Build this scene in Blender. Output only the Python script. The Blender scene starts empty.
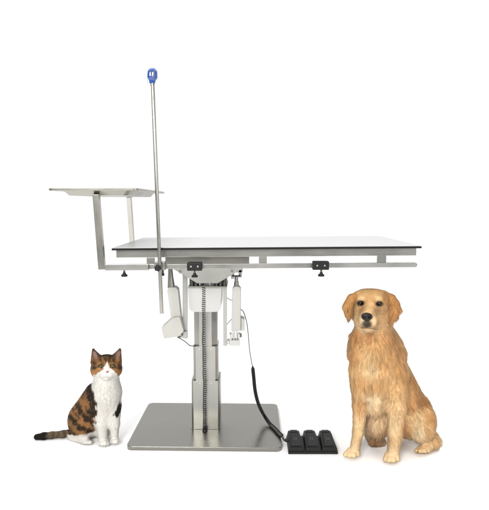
import bpy, bmesh, math, random
import numpy as np
from mathutils import Vector, Matrix, kdtree

random.seed(7)
rng = np.random.default_rng(11)
R = math.radians
S = bpy.context.scene
COL = S.collection

# ------------------------------------------------------------------ camera calibration
F = 491.0                    # focal length in photo pixels (489 wide)
CU, CV = 244.5, 255.0
PITCH = R(5.93)
CAMY, CAMZ = -2.38, 1.117


def at(u, v, d):
    """point seen at photo pixel (u, v), d metres in front of the camera"""
    a, b = (u - CU) / F, -(v - CV) / F
    c, s = math.cos(PITCH), math.sin(PITCH)
    y = c + b * s
    z = -s + b * c
    k = d / y
    return Vector((a * k, CAMY + d, CAMZ + z * k))


def mpx(d):
    return d / F


# ------------------------------------------------------------------ object helpers
def link(o, parent=None):
    COL.objects.link(o)
    if parent is not None:
        o.parent = parent
        o.matrix_parent_inverse = Matrix.Identity(4)
    return o


def thing(name, label, cat, loc=(0, 0, 0), group=None):
    o = bpy.data.objects.new(name, None)
    o.empty_display_size = .05
    o.location = loc
    o['label'] = label
    o['category'] = cat
    if group:
        o['group'] = group
    return link(o)


def origin(o):
    v = Vector((0, 0, 0))
    while o is not None:
        v += o.location
        o = o.parent
    return v


class MB:
    """collects shapes, given in world coordinates, into one mesh"""

    def __init__(s):
        s.bm = bmesh.new()

    def hexa(s, pts):
        vs = [s.bm.verts.new(p) for p in pts]
        for f in ((3, 2, 1, 0), (4, 5, 6, 7), (0, 1, 5, 4), (1, 2, 6, 5), (2, 3, 7, 6), (3, 0, 4, 7)):
            s.bm.faces.new([vs[i] for i in f])
        return s

    def box(s, a, b):
        (x0, y0, z0), (x1, y1, z1) = a, b
        return s.hexa([(x0, y0, z0), (x1, y0, z0), (x1, y1, z0), (x0, y1, z0),
                       (x0, y0, z1), (x1, y0, z1), (x1, y1, z1), (x0, y1, z1)])

    def bar(s, p, q, w, h, up=(0, 0, 1)):
        """box from p to q, h along up, w across"""
        p, q = Vector(p), Vector(q)
        d = (q - p).normalized()
        up = Vector(up)
        side = d.cross(up).normalized()
        up = side.cross(d).normalized()
        a, b = side * w / 2, up * h / 2
        return s.hexa([p - a - b, q - a - b, q + a - b, p + a - b, p - a + b, q - a + b, q + a + b, p + a + b])

    def prism(s, poly, y0, y1):
        """poly: list of (x, z) going round; extruded from y0 to y1"""
        f = [s.bm.verts.new((x, y0, z)) for x, z in poly]
        g = [s.bm.verts.new((x, y1, z)) for x, z in poly]
        n = len(poly)
        s.bm.faces.new(f)
        s.bm.faces.new(g[::-1])
        for i in range(n):
            s.bm.faces.new((f[i], g[i], g[(i + 1) % n], f[(i + 1) % n]))
        return s

    def prismz(s, poly, z0, z1, poly2=None):
        f = [s.bm.verts.new((x, y, z0)) for x, y in poly]
        g = [s.bm.verts.new((x, y, z1)) for x, y in (poly2 or poly)]
        n = len(poly)
        s.bm.faces.new(f[::-1])
        s.bm.faces.new(g)
        for i in range(n):
            s.bm.faces.new((f[i], f[(i + 1) % n], g[(i + 1) % n], g[i]))
        return s

    def tube(s, pts, r, n=12, cap=True):
        pts = [Vector(p) for p in pts]
        rs = r if isinstance(r, (list, tuple)) else [r] * len(pts)
        rings = []
        side = None
        for i, p in enumerate(pts):
            t = (pts[min(i + 1, len(pts) - 1)] - pts[max(i - 1, 0)]).normalized()
            if side is None:
                side = t.orthogonal().normalized()
            side = (side - t * side.dot(t)).normalized()
            b = t.cross(side)
            rings.append([s.bm.verts.new(p + (side * math.cos(a) + b * math.sin(a)) * rs[i])
                          for a in (2 * math.pi * k / n for k in range(n))])
        for A, B in zip(rings, rings[1:]):
            for k in range(n):
                s.bm.faces.new((A[k], A[(k + 1) % n], B[(k + 1) % n], B[k]))
        if cap:
            s.bm.faces.new(rings[0][::-1])
            s.bm.faces.new(rings[-1])
        return s

    def cyl(s, p, q, r, r2=None, n=24):
        return s.tube([p, q], [r, r if r2 is None else r2], n)

    def ball(s, c, rx, ry=None, rz=None, n=16):
        ry = rx if ry is None else ry
        rz = rx if rz is None else rz
        M = Matrix.Translation(Vector(c)) @ Matrix.Diagonal((rx, ry, rz, 1))
        bmesh.ops.create_uvsphere(s.bm, u_segments=n, v_segments=n * 2 // 3, radius=1, matrix=M)
        return s

    def build(s, name, mat, parent=None, bevel=0, seg=2, smooth=True, label=None):
        bm = s.bm
        bmesh.ops.recalc_face_normals(bm, faces=bm.faces)
        if bevel:
            es = [e for e in bm.edges if len(e.link_faces) == 2 and e.calc_face_angle(0) > R(25)]
            bmesh.ops.bevel(bm, geom=es, offset=bevel, segments=seg, profile=.5, affect='EDGES', clamp_overlap=True)
        me = bpy.data.meshes.new(name)
        bm.to_mesh(me)
        bm.free()
        if parent is not None:
            me.transform(Matrix.Translation(-origin(parent)))
        me.materials.append(mat)
        if smooth:
            me.shade_smooth()
            me.set_sharp_from_angle(angle=R(35))
        o = bpy.data.objects.new(name, me)
        if label:
            o['label'] = label
        if bevel:
            wn = o.modifiers.new('weighted_normal', 'WEIGHTED_NORMAL')
            wn.keep_sharp = True
            wn.weight = 80
        return link(o, parent)


def smooth_path(pts, n):
    """Catmull-Rom through pts, n samples a span"""
    P = [Vector(p) for p in pts]
    P = [P[0] * 2 - P[1]] + P + [P[-1] * 2 - P[-2]]
    out = []
    for i in range(1, len(P) - 2):
        for k in range(n):
            t = k / n
            a, b, c, d = P[i - 1], P[i], P[i + 1], P[i + 2]
            out.append(.5 * ((2 * b) + (c - a) * t + (2 * a - 5 * b + 4 * c - d) * t * t + (3 * b - a - 3 * c + d) * t ** 3))
    out.append(P[-2])
    return out


def rounded_rect(x0, y0, x1, y1, r, n=6):
    out = []
    for cx, cy, a0 in ((x1 - r, y1 - r, 0), (x0 + r, y1 - r, 90), (x0 + r, y0 + r, 180), (x1 - r, y0 + r, 270)):
        for k in range(n + 1):
            a = R(a0 + 90 * k / n)
            out.append((cx + r * math.cos(a), cy + r * math.sin(a)))
    return out


# ------------------------------------------------------------------ materials
def lin(c):
    return tuple(((x / 255) / 12.92 if x / 255 <= .04045 else ((x / 255 + .055) / 1.055) ** 2.4) for x in c)


def new_mat(name):
    m = bpy.data.materials.new(name)
    m.use_nodes = True
    nt = m.node_tree
    return m, nt, nt.nodes['Principled BSDF']


def plain(name, col, rough=.5, metal=0., spec=.5, var=.06, scale=40., bump=0., bscale=300., coat=0.):
    m, nt, b = new_mat(name)
    N, L = nt.nodes, nt.links
    tc = N.new('ShaderNodeTexCoord')
    nz = N.new('ShaderNodeTexNoise')
    nz.inputs['Scale'].default_value = scale
    nz.inputs['Detail'].default_value = 6
    L.new(tc.outputs['Object'], nz.inputs['Vector'])
    mx = N.new('ShaderNodeMix')
    mx.data_type = 'RGBA'
    mx.inputs['A'].default_value = (*[c * (1 - var) for c in col], 1)
    mx.inputs['B'].default_value = (*[min(1, c * (1 + var)) for c in col], 1)
    L.new(nz.outputs['Fac'], mx.inputs['Factor'])
    L.new(mx.outputs['Result'], b.inputs['Base Color'])
    b.inputs['Roughness'].default_value = rough
    b.inputs['Metallic'].default_value = metal
    b.inputs['Specular IOR Level'].default_value = spec
    b.inputs['Coat Weight'].default_value = coat
    if bump:
        n2 = N.new('ShaderNodeTexNoise')
        n2.inputs['Scale'].default_value = bscale
        L.new(tc.outputs['Object'], n2.inputs['Vector'])
        bp = N.new('ShaderNodeBump')
        bp.inputs['Strength'].default_value = bump
        bp.inputs['Distance'].default_value = .001
        L.new(n2.outputs['Fac'], bp.inputs['Height'])
        L.new(bp.outputs['Normal'], b.inputs['Normal'])
    return m


def brushed(name, col, rough=.34, stretch=(3, 220, 220), var=.10, aniso=.5, bump=.12):
    """brushed stainless steel: streaks along one axis, smudges, anisotropic gloss"""
    m, nt, b = new_mat(name)
    N, L = nt.nodes, nt.links
    tc = N.new('ShaderNodeTexCoord')
    mp = N.new('ShaderNodeMapping')
    mp.inputs['Scale'].default_value = stretch
    L.new(tc.outputs['Object'], mp.inputs['Vector'])
    nz = N.new('ShaderNodeTexNoise')
    nz.inputs['Scale'].default_value = 4
    nz.inputs['Detail'].default_value = 8
    nz.inputs['Roughness'].default_value = .7
    L.new(mp.outputs['Vector'], nz.inputs['Vector'])
    sm = N.new('ShaderNodeTexNoise')
    sm.inputs['Scale'].default_value = 9
    sm.inputs['Detail'].default_value = 4
    L.new(tc.outputs['Object'], sm.inputs['Vector'])
    mx = N.new('ShaderNodeMix')
    mx.data_type = 'RGBA'
    mx.inputs['A'].default_value = (*[c * (1 - var) for c in col], 1)
    mx.inputs['B'].default_value = (*[min(1, c * (1 + var)) for c in col], 1)
    L.new(nz.outputs['Fac'], mx.inputs['Factor'])
    L.new(mx.outputs['Result'], b.inputs['Base Color'])
    ad = N.new('ShaderNodeMath')
    ad.operation = 'ADD'
    L.new(nz.outputs['Fac'], ad.inputs[0])
    L.new(sm.outputs['Fac'], ad.inputs[1])
    mr = N.new('ShaderNodeMapRange')
    mr.inputs['From Min'].default_value = .6
    mr.inputs['From Max'].default_value = 1.4
    mr.inputs['To Min'].default_value = rough - .10
    mr.inputs['To Max'].default_value = rough + .12
    L.new(ad.outputs[0], mr.inputs['Value'])
    L.new(mr.outputs['Result'], b.inputs['Roughness'])
    b.inputs['Metallic'].default_value = 1
    b.inputs['Anisotropic'].default_value = aniso
    bp = N.new('ShaderNodeBump')
    bp.inputs['Strength'].default_value = bump
    bp.inputs['Distance'].default_value = .0006
    L.new(nz.outputs['Fac'], bp.inputs['Height'])
    L.new(bp.outputs['Normal'], b.inputs['Normal'])
    return m


STEEL = (.335, .328, .305)
M_frame = brushed('brushed_steel_frame', STEEL)
M_rail = brushed('brushed_steel_rail', (.40, .393, .37))
M_base = brushed('brushed_steel_plate', (.275, .269, .245), rough=.25, var=.12, bump=.10)
M_column = brushed('brushed_steel_column', (.36, .355, .33), rough=.36, stretch=(220, 220, 3))
M_tray = brushed('brushed_steel_tray', (.36, .35, .31), rough=.32)
M_pole = brushed('steel_tube', (.42, .41, .375), rough=.28, stretch=(220, 220, 3))
M_bracket = plain('painted_bracket', (.36, .36, .335), rough=.4, metal=.3, var=.05)
M_mount = brushed('steel_mount', (.30, .295, .265), rough=.36)
M_darksteel = plain('dark_steel', (.09, .09, .085), rough=.45, metal=.8, var=.3)
M_white = plain('white_laminate', (.36, .363, .361), spec=.3, rough=.3, var=.015, scale=12)
M_edge = plain('dark_core_edge', (.008, .0078, .0075), spec=.2, rough=.7, var=.35, scale=90)
M_house = plain('white_plastic_cover', (.46, .46, .445), rough=.42, var=.02, bump=.05)
M_act = plain('cream_plastic', (.42, .415, .385), rough=.45, var=.03, bump=.06)
M_black = plain('black_plastic', (.007, .007, .007), spec=.3, rough=.45, var=.25, bump=.15, bscale=700)
M_black2 = plain('black_rubber', (.0085, .0085, .0085), rough=.62, var=.2, bump=.3, bscale=500)
M_pad = plain('pedal_pad_rubber', (.012, .012, .012), spec=.3, rough=.5, var=.25, bump=.3, bscale=600)
M_glyph = plain('grey_print', (.06, .06, .057), rough=.6)
M_cord = plain('black_cord', (.009, .009, .009), rough=.4, var=.1)
M_blue = plain('blue_plastic', (.014, .058, .26), rough=.2, var=.06, coat=.6)
M_chrome = plain('bright_chrome', (.52, .52, .50), rough=.14, metal=1, var=.02)
M_screw = plain('screw_steel', (.5, .5, .47), rough=.3, metal=1)
M_brass = plain('worn_brass', (.14, .12, .075), rough=.4, metal=1)
M_whitep = plain('white_hook_plastic', (.5, .5, .5), rough=.3)
M_floor = plain('white_studio_floor', (.93, .93, .93), rough=.9, spec=.1, var=.004, scale=3)

# ------------------------------------------------------------------ floor
bm = MB()
bm.prismz(rounded_rect(-3.6, -4.2, 3.6, 2.3, .5, 10), -.02, 0)
fl = bm.build('floor', M_floor, smooth=False)
fl['kind'] = 'structure'
fl['label'] = 'seamless bright white studio floor running back into the white background'

# ------------------------------------------------------------------ the operating table
TF, TB = 2.06, 2.71
pL, pR = at(111.5, 248.0, TF), at(421.8, 245.8, TF)
xl, xr = pL.x, pR.x


def tz(x):
    return pL.z + (x - xl) / (xr - xl) * (pR.z - pL.z)


def Y(d):
    return CAMY + d


BASEC = at(204.5, 430, 2.38)
table = thing('operating_table', 'steel veterinary operating table with white top on a telescopic column and flat base plate', 'table',
              (BASEC.x, Y(2.38), 0))


def slab(x0, x1, d0, d1, za, zb):
    """box following the slightly tilted table plane, za..zb below/above the top"""
    return [(x0, Y(d0), tz(x0) + za), (x1, Y(d0), tz(x1) + za), (x1, Y(d1), tz(x1) + za), (x0, Y(d1), tz(x0) + za),
            (x0, Y(d0), tz(x0) + zb), (x1, Y(d0), tz(x1) + zb), (x1, Y(d1), tz(x1) + zb), (x0, Y(d1), tz(x0) + zb)]


top = MB().hexa(slab(xl + .0015, xr - .0015, TF + .0015, TB, -.0022, 0)).build('tabletop', M_white, table, bevel=.0006)
MB().hexa(slab(xl, xr, TF, TB, -.0105, -.0023)).build('dark_edge', M_edge, top, bevel=.0012)

# frame: four square tubes under the top
fx0, fx1 = at(116.5, 254, 2.09).x, at(416, 252, 2.09).x
fr = MB()
FT, FB = -.0107, -.0440
fr.hexa(slab(fx0, fx1, 2.085, 2.120, FB, FT))
fr.hexa(slab(fx0, fx1, 2.650, 2.685, FB, FT))
for x0 in (fx0, (fx0 + fx1) / 2 - .2, (fx0 + fx1) / 2 + .16, fx1 - .035):
    fr.hexa(slab(x0, x0 + .035, 2.1202, 2.6498, FB + .001, FT - .001))
fr.build('frame', M_frame, table, bevel=.0022)


def rail(d, u0, u1, name):
    m = MB()
    x0, x1 = at(u0, 266, 2.08).x, at(u1, 265, 2.08).x
    za, zb = -.0925, -.0725
    prof = []
    r = (zb - za) / 2
    for k in range(9):
        a = R(-90 + 180 * k / 8)
        prof.append((x1 - r + r * math.cos(a), tz(x1) + za + r + r * math.sin(a)))
    prof.append((x0, tz(x0) + zb))
    prof.append((x0, tz(x0) + za))
    m.prism(prof, Y(d), Y(d + .009))
    return m.build(name, M_rail, table, bevel=.0012)


rail(2.072, 147.5, 416.8, 'side_rail')
rail(2.690, 147.5, 416.8, 'side_rail')
for d in (2.0812, 2.6808):
    for (ua, ub) in ((146.8, 154.6), (258.9, 266.8), (377, 386)):
        xa, xb = at(ua, 260, 2.085).x, at(ub, 260, 2.085).x
        m = MB()
        m.hexa(slab(xa, xb, d, d + .008, -.0905, -.0445))
        m.build('rail_post', M_frame, table, bevel=.001)

# cross beam and V shaped tilt mount under the frame
xa, xb = at(165.5, 260, 2.2).x, at(249.2, 260, 2.2).x
m = MB()
m.hexa(slab(xa, xb, 2.195, 2.215, -.092, -.0445))
m.hexa(slab(xa, xb, 2.54, 2.56, -.092, -.0445))
m.hexa(slab(xa, xa + .03, 2.2152, 2.5398, -.090, -.0445))
m.hexa(slab(xb - .03, xb, 2.2152, 2.5398, -.090, -.0445))
m.hexa(slab(xa + .001, xb - .001, 2.196, 2.559, -.0975, -.0922))
m.build('cross_beam', M_mount, table, bevel=.0015)
zt = at(206, 268.0, 2.2).z
zm = at(206, 283.3, 2.25).z
t0, t1 = at(171.5, 268, 2.2).x, at(243.5, 268, 2.2).x
b0, b1 = at(197.0, 283, 2.25).x, at(218.0, 283, 2.25).x
m = MB()
m.prismz([(b0, Y(2.25)), (b1, Y(2.25)), (b1, Y(2.49)), (b0, Y(2.49))], zm, zt,
         [(t0, Y(2.2)), (t1, Y(2.2)), (t1, Y(2.55)), (t0, Y(2.55))])
tilt = m.build('tilt_mount', M_bracket, table, bevel=.0025)
for u in (180, 232):
    m = MB()
    p = at(u, 272.5, 2.205)
    m.cyl((p.x, Y(2.192), p.z), (p.x, Y(2.25), p.z), .0045, n=6)
    m.build('mount_bolt', M_screw, tilt, bevel=.0008)
# dark hinge blocks under the mount
m = MB()
for (ua, ub, va, vb, d) in ((189.5, 198.5, 276.5, 286, 2.30), (214, 226.5, 275.0, 286, 2.30)):
    p, q = at(ua, vb, d), at(ub, va, d)
    m.box((p.x, Y(d), p.z), (q.x, Y(d + .12), q.z))
    m.build('hinge_block', M_darksteel, table, bevel=.0015)
    m = MB()
for u in (192, 196, 216.5, 220.5, 224.5):
    m = MB()
    p, q = at(u, 286.5, 2.285), at(u, 277.5, 2.285)
    m.cyl(p, q, .0065, n=12)
    m.build('hinge_stud', M_darksteel, table, bevel=.0015)
m = MB()
p, q = at(188, 288.0, 2.28), at(227, 286.2, 2.28)
m.box((p.x, Y(2.275), p.z), (q.x, Y(2.46), q.z))
m.build('head_plate', M_mount, table, bevel=.0012)
m = MB()
for u in (200, 205, 210):
    m = MB()
    p, q = at(u, 285.4, 2.29), at(u, 281, 2.29)
    m.cyl(p, q, .005, n=6)
    m.build('hinge_pin', M_screw, table, bevel=.0008)

# white cover at the head of the column
p, q = at(188.4, 311.8, 2.28), at(221.6, 288.0, 2.28)
m = MB()
pr = []
rr, w, n_ = .028, .004, 8
x0, x1, z0, z1 = p.x, q.x, p.z, q.z
for k in range(n_ + 1):
    a = R(180 + 90 * k / n_)
    pr.append((x0 + .004 + rr + rr * math.cos(a), z0 + rr + rr * math.sin(a)))
for k in range(n_ + 1):
    a = R(270 + 90 * k / n_)
    pr.append((x1 - .004 - rr + rr * math.cos(a), z0 + rr + rr * math.sin(a)))
pr += [(x1, z1 - .002), (x1 - .002, z1), (x0 + .002, z1), (x0, z1 - .002)]
m.prism(pr, Y(2.275), Y(2.475))
m.build('motor_cover', M_house, table, bevel=.005, seg=3)


def octo(cx, cy, hw, hd, ch):
    return [(cx - hw + ch, cy - hd), (cx + hw - ch, cy - hd), (cx + hw, cy - hd + ch), (cx + hw, cy + hd - ch),
            (cx + hw - ch, cy + hd), (cx - hw + ch, cy + hd), (cx - hw, cy + hd - ch), (cx - hw, cy - hd + ch)]


cx, cyy = at(205.9, 400, 2.32).x, Y(2.375)
stages = [(.0690, .0700, .0085, 381.0, 2.305, 430, 0), (.0600, .0620, .0125, 346.5, 2.312, 383, 0), (.0565, .0580, .026, 310, 2.317, 348, 0)]
zprev = .0195
col = None
for i, (hw, hd, ch, vtop, dtop, vb, _) in enumerate(stages):
    zt_ = at(205, vtop, dtop).z
    m = MB()
    m.prismz(octo(cx, cyy, hw, hd, ch), zprev - (0 if i == 0 else .02), zt_)
    st = m.build('column_stage', M_column, table, bevel=.0018)
    if i < 2:
        for sx in (-.027, .027):
            m = MB()
            m.cyl((cx + sx, cyy - hd - .0018, zt_ - .012), (cx + sx, cyy - hd + .004, zt_ - .012), .0035, n=14)
            m.build('screw', M_screw, st, bevel=.0006)
    zprev = zt_
# dark slot line around the foot of the column
m = MB()
m.prismz(octo(cx, cyy, .0715, .0725, .009), .0196, .0222)
m.build('column_foot', M_frame, table, bevel=.0008)

# base plate
bw, bd = .3555, .248
bc = at(204.0, 451, 2.125)
ang = R(-1.2)
cyb = Y(2.374)
poly = []
for (x, y) in rounded_rect(-bw, -bd, bw, bd, .028, 8):
    poly.append((bc.x + .004 + x * math.cos(ang) - y * math.sin(ang), cyb + x * math.sin(ang) + y * math.cos(ang)))
m = MB()
m.prismz(poly, 0.0005, .0195)
m.build('base_plate', M_base, table, bevel=.0022, seg=3)

# coiled cord hanging down the front of the column
m = MB()
pts = []
zA, zB = at(203.6, 282, 2.28).z, .026
xA, xB = at(203.6, 283, 2.285).x, at(204.8, 430, 2.285).x
turns = 74
for k in range(turns * 10 + 1):
    t = k / (turns * 10)
    a = 2 * math.pi * turns * t
    a += .5 * math.sin(t * 37) + .35 * math.sin(t * 91 + 1)
    pts.append((xA + (xB - xA) * t + .0012 * math.sin(t * 11) + .0008 * math.sin(t * 29) + (.0076 + .0006 * math.sin(t * 53)) * math.cos(a), Y(2.287 - .009 * min(1, max(0, (.35 - t) * 8))) + .0070 * math.sin(a) - .002 * math.sin(t * 9),
                zA + (zB - zA) * t))
m.tube(pts, .0019, n=6)
m.build('coiled_cord', M_cord, table)
m = MB()
m.cyl((xB, Y(2.287), .0196), (xB, Y(2.287), .030), .013, .008)
m.build('cord_grommet', M_black, table, bevel=.001)


# vertical brackets and the two linear actuators
def quadprism(pxs, d0, d1, name, mat, parent, bevel=.002, seg=2):
    m = MB()
    m.prism([(at(u, v, d0).x, at(u, v, d0).z) for u, v in pxs], Y(d0), Y(d1))
    return m.build(name, mat, parent, bevel=bevel, seg=seg)


quadprism([(182.6, 338.5), (187.4, 338.5), (187.2, 270), (182.6, 270)], 2.285, 2.297, 'side_bracket', M_bracket, table, .001)
quadprism([(223.2, 346), (227.0, 346), (226.8, 287.8), (223.2, 287.8)], 2.285, 2.297, 'side_bracket', M_bracket, table, .001)

actL = quadprism([(172.6, 331), (182.2, 331), (178.0, 289.5), (175.5, 287.2), (169.0, 287.2), (167.2, 290.5)], 2.255, 2.305,
                 'actuator', M_act, table, .004, 3)
quadprism([(163.8, 338.8), (161.2, 327.8), (172.8, 317.6), (179.8, 316.5), (183.9, 331.2), (179.4, 336.6)], 2.245, 2.315,
          'motor_box', M_act, actL, .005, 3)
m = MB()
m.tube([at(171.3, 287.6, 2.28), at(170.6, 277, 2.28), at(170.6, 276.9, 2.28), at(170.3, 268, 2.28)], [.0175, .0125, .0125, .010], n=20)
m.build('piston_rod', M_frame, actL, bevel=.001)
m = MB()
p = at(172.0, 331, 2.243)
m.cyl(p, p + Vector((0, .01, 0)), .0042, n=14)
m.build('screw', M_screw, actL, bevel=.0006)
quadprism([(179.8, 338), (187, 338), (187, 331.5), (182.8, 331.5)], 2.272, 2.2848, 'actuator_foot', M_bracket, table, .0015)
m = MB()
p = at(182.0, 334.8, 2.268)
m.cyl(p, p + Vector((0, .012, 0)), .005, n=6)
m.build('pivot_bolt', M_darksteel, table, bevel=.001)
m = MB()
p = at(178.6, 337.4, 2.25)
m.cyl(p, p + Vector((0, .03, 0)), .006, n=12)
m.build('pivot_bolt', M_darksteel, table, bevel=.001)

actR = quadprism([(231.4, 331.2), (240.6, 331.2), (241.0, 289), (239.3, 286.6), (234.2, 286.6), (232.4, 289)], 2.275, 2.325,
                 'actuator', M_act, table, .004, 3)
quadprism([(236.5, 330.8), (244.6, 330.8), (244.6, 319.4), (240.5, 317.6), (236.5, 317.6)], 2.290, 2.345, 'motor_box', M_act, actR, .004, 3)
m = MB()
m.tube([at(236.5, 287, 2.30), at(236.5, 281.6, 2.30), at(236.4, 281.5, 2.30), at(236.4, 276, 2.30)], [.0125, .0105, .0085, .0085], n=18)
m.build('piston_rod', M_frame, actR, bevel=.0008)
m = MB()
for u in (233.8, 237.0):
    m = MB()
    m.cyl(at(u, 342, 2.29), at(u, 330.6, 2.29), .0052, n=14)
    m.build('guide_rod', M_chrome, actR)
m = MB()
for (ua, ub, va, vb) in ((229.4, 240.2, 340.4, 345.8), (229.4, 231.6, 334.4, 340.3), (238.4, 240.2, 334.4, 340.3), (227.1, 229.3, 340.8, 344.6)):
    p, q = at(ua, vb, 2.275), at(ub, va, 2.275)
    m.box((p.x, Y(2.275), p.z), (q.x, Y(2.315), q.z))
m.build('actuator_foot', M_house, table, bevel=.0012)
m = MB()
for (ua, ub, va, vb) in ((231.0, 234.0, 271.0, 279.0), (238.6, 241.8, 270.0, 277.5), (230.5, 242.6, 268.2, 272.5)):
    p, q = at(ua, vb, 2.28), at(ub, va, 2.28)
    m.box((p.x, Y(2.28), p.z), (q.x, Y(2.32), q.z))
m.build('actuator_fork', M_bracket, table, bevel=.0012)
m = MB()
p = at(240.8, 336.6, 2.27)
m.cyl(p, p + Vector((0, .05, 0)), .0045, n=12)
m.build('pivot_bolt', M_darksteel, table, bevel=.001)
m = MB()
p = at(232.0, 276.0, 2.276)
m.cyl(p, p + Vector((0.04, .0, 0)), .004, n=12)
m.build('pivot_bolt', M_darksteel, table, bevel=.001)
# thin wires
m = MB()
m.tube(smooth_path([at(178, 337, 2.29), at(185, 341.5, 2.285), at(190, 345.5, 2.30), at(195, 346, 2.32)], 10), .0022, 8)
m.build('wire', M_cord, table)
m = MB()
m.tube(smooth_path([at(226.0, 297, 2.31), at(229.5, 299.5, 2.30), at(232.8, 300.5, 2.31)], 8), .0014, 6)
m.build('wire', M_cord, table)
m = MB()
m.tube(smooth_path([at(226.0, 325.5, 2.31), at(229.0, 322, 2.30), at(232.5, 318.5, 2.31)], 8), .0014, 6)
m.build('wire', M_cord, table)


# ------------------------------------------------------------------ black clamps that ride on the rail
def star_knob(m, c, r, h, axis):
    """lobed knob along axis"""
    c = Vector(c)
    ax = Vector(axis).normalized()
    s = ax.orthogonal().normalized()
    b = ax.cross(s)
    n = 48
    rings = []
    for (t, k) in ((0, .55), (.15, .95), (.5, 1.0), (.85, .96), (1, .8)):
        rings.append([m.bm.verts.new(c + ax * h * t + (s * math.cos(2 * math.pi * i / n) + b * math.sin(2 * math.pi * i / n)) * r * k *
                                     (1 + .11 * math.cos(6 * 2 * math.pi * i / n))) for i in range(n)])
    for A, B in zip(rings, rings[1:]):
        for i in range(n):
            m.bm.faces.new((A[i], A[(i + 1) % n], B[(i + 1) % n], B[i]))
    m.bm.faces.new(rings[0][::-1])
    m.bm.faces.new(rings[-1])


def t_knob(parent, u, vtop, d):
    """stem and conical black hand knob hanging below a clamp"""
    p = at(u, vtop, d)
    m = MB()
    m.cyl(p + Vector((0, 0, .004)), p - Vector((0, 0, .010)), .0042, n=14)
    st = m.build('knob_stem', M_brass, parent)
    m = MB()
    m.tube([p + Vector((0, 0, -.0085)), p + Vector((0, 0, -.013)), p + Vector((0, 0, -.0185)), p + Vector((0, 0, -.019)), p + Vector((0, 0, -.026)), p + Vector((0, 0, -.027))],
           [.005, .0065, .0085, .013, .0135, .011], n=20)
    m.build('knob', M_black, parent)


def rail_clamp(u0, u1, v0, v1, label):
    d = 2.045
    p, q = at(u0, v1, d), at(u1, v0, d)
    cxm = (p.x + q.x) / 2
    t = thing('rail_clamp', label, 'clamp', (cxm, Y(2.06), p.z), group='black clamps on the side rail')
    m = MB()
    h = q.z - p.z
    m.box((p.x, Y(d), p.z), (q.x, Y(2.0705), q.z))
    m.box((p.x + .002, Y(2.0708), q.z - .0070), (q.x - .002, Y(2.084), q.z - .0005))
    m.box((p.x + .002, Y(2.0708), p.z + .0005), (q.x - .002, Y(2.084), p.z + .0070))
    m.build('clamp_body', M_black, t, bevel=.003, seg=3)
    for k in (.27, .73):
        m = MB()
        x = p.x + (q.x - p.x) * k
        m.cyl((x, Y(d - .0012), p.z + h * .52), (x, Y(d + .006), p.z + h * .52), .0038, n=16)
        m.build('screw', M_screw, t, bevel=.0006)
    t_knob(t, (u0 + u1) / 2 + .2, v1, 2.06)
    return t


rail_clamp(187.0, 201.8, 262.6, 270.9, 'black rail clamp with hanging knob above the telescopic column')
rail_clamp(312.8, 329.3, 261.6, 270.0, 'black rail clamp with hanging knob on the free right stretch of rail')

# ------------------------------------------------------------------ instrument tray on two arms
tray = thing('instrument_tray', 'raised stainless instrument tray held on two slanting square arms at the table end', 'tray',
             at(124, 267, 2.07))
ux0, ux1 = at(48, 190, 2.02).x, at(139.5, 190, 2.02).x
zr_ = at(95, 190.3, 2.02).z
ty0, ty1 = Y(2.02), Y(2.635)
yaw = R(-1.0)
tcx, tcy = (ux0 + ux1) / 2, (ty0 + ty1) / 2


def trot(pts):
    return [(tcx + (x - tcx) * math.cos(yaw) - (y - tcy) * math.sin(yaw), tcy + (x - tcx) * math.sin(yaw) + (y - tcy) * math.cos(yaw)) for x, y in pts]


m = MB()
b_ = m.bm
sect = [(0, 0.0, .022), (0, .0075, .022), (.004, .0095, .020), (.016, .0095, .018), (.020, .0060, .016), (.046, .0035, .016), (.062, -.017, .02), (.070, -.0185, .02)]
loops = []
for (ins, dz, r) in sect:
    poly = trot(rounded_rect(ux0 + ins, ty0 + ins, ux1 - ins, ty1 - ins, r, 6))
    loops.append([b_.verts.new((x, y, zr_ + dz)) for x, y in poly])
# underside, going back out
for (ins, dz, r) in [(.070, -.0205, .02), (.061, -.0195, .02), (.045, .0008, .016), (.004, -.0012, .018)]:
    poly = trot(rounded_rect(ux0 + ins, ty0 + ins, ux1 - ins, ty1 - ins, r, 6))
    loops.append([b_.verts.new((x, y, zr_ + dz)) for x, y in poly])
n_ = len(loops[0])
for i, (A, B) in enumerate(zip(loops, loops[1:] + loops[:1])):
    if i == 7:
        b_.faces.new(A)
        b_.faces.new(B[::-1])
        continue
    for k in range(n_):
        b_.faces.new((A[k], A[(k + 1) % n_], B[(k + 1) % n_], B[k]))
m.build('tray_pan', M_tray, tray, bevel=0)
m = MB()
m.bar(at(96.3, 194.4, 2.075), at(102.2, 269.4, 2.075), .0265, .026, up=(0, 1, 0))
m.build('support_arm', M_pole, tray, bevel=.002)
m = MB()
m.bar(at(129.1, 197.0, 2.61), at(133.0, 254.5, 2.695), .024, .024, up=(0, 1, 0))
m.build('support_arm', M_pole, tray, bevel=.002)
m = MB()
pa = at(105.7, 266.9, 2.07)
pb = at(149.0, 266.9, 2.07)
m.bar((pa.x, Y(2.063), tz(pa.x) - .0825), (pb.x, Y(2.063), tz(pb.x) - .0825), .016, .0255)
m.build('slide_bar', M_rail, tray, bevel=.0016)
m = MB()
pc = at(133.0, 254.5, 2.705)
m.bar((pc.x - .012, Y(2.71), tz(pc.x) - .0825), (pb.x + .02, Y(2.71), tz(pb.x + .02) - .0825), .016, .0255)
m.build('slide_bar', M_rail, tray, bevel=.0016)
t_knob(tray, 124.2, 270.2, 2.065)

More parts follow.
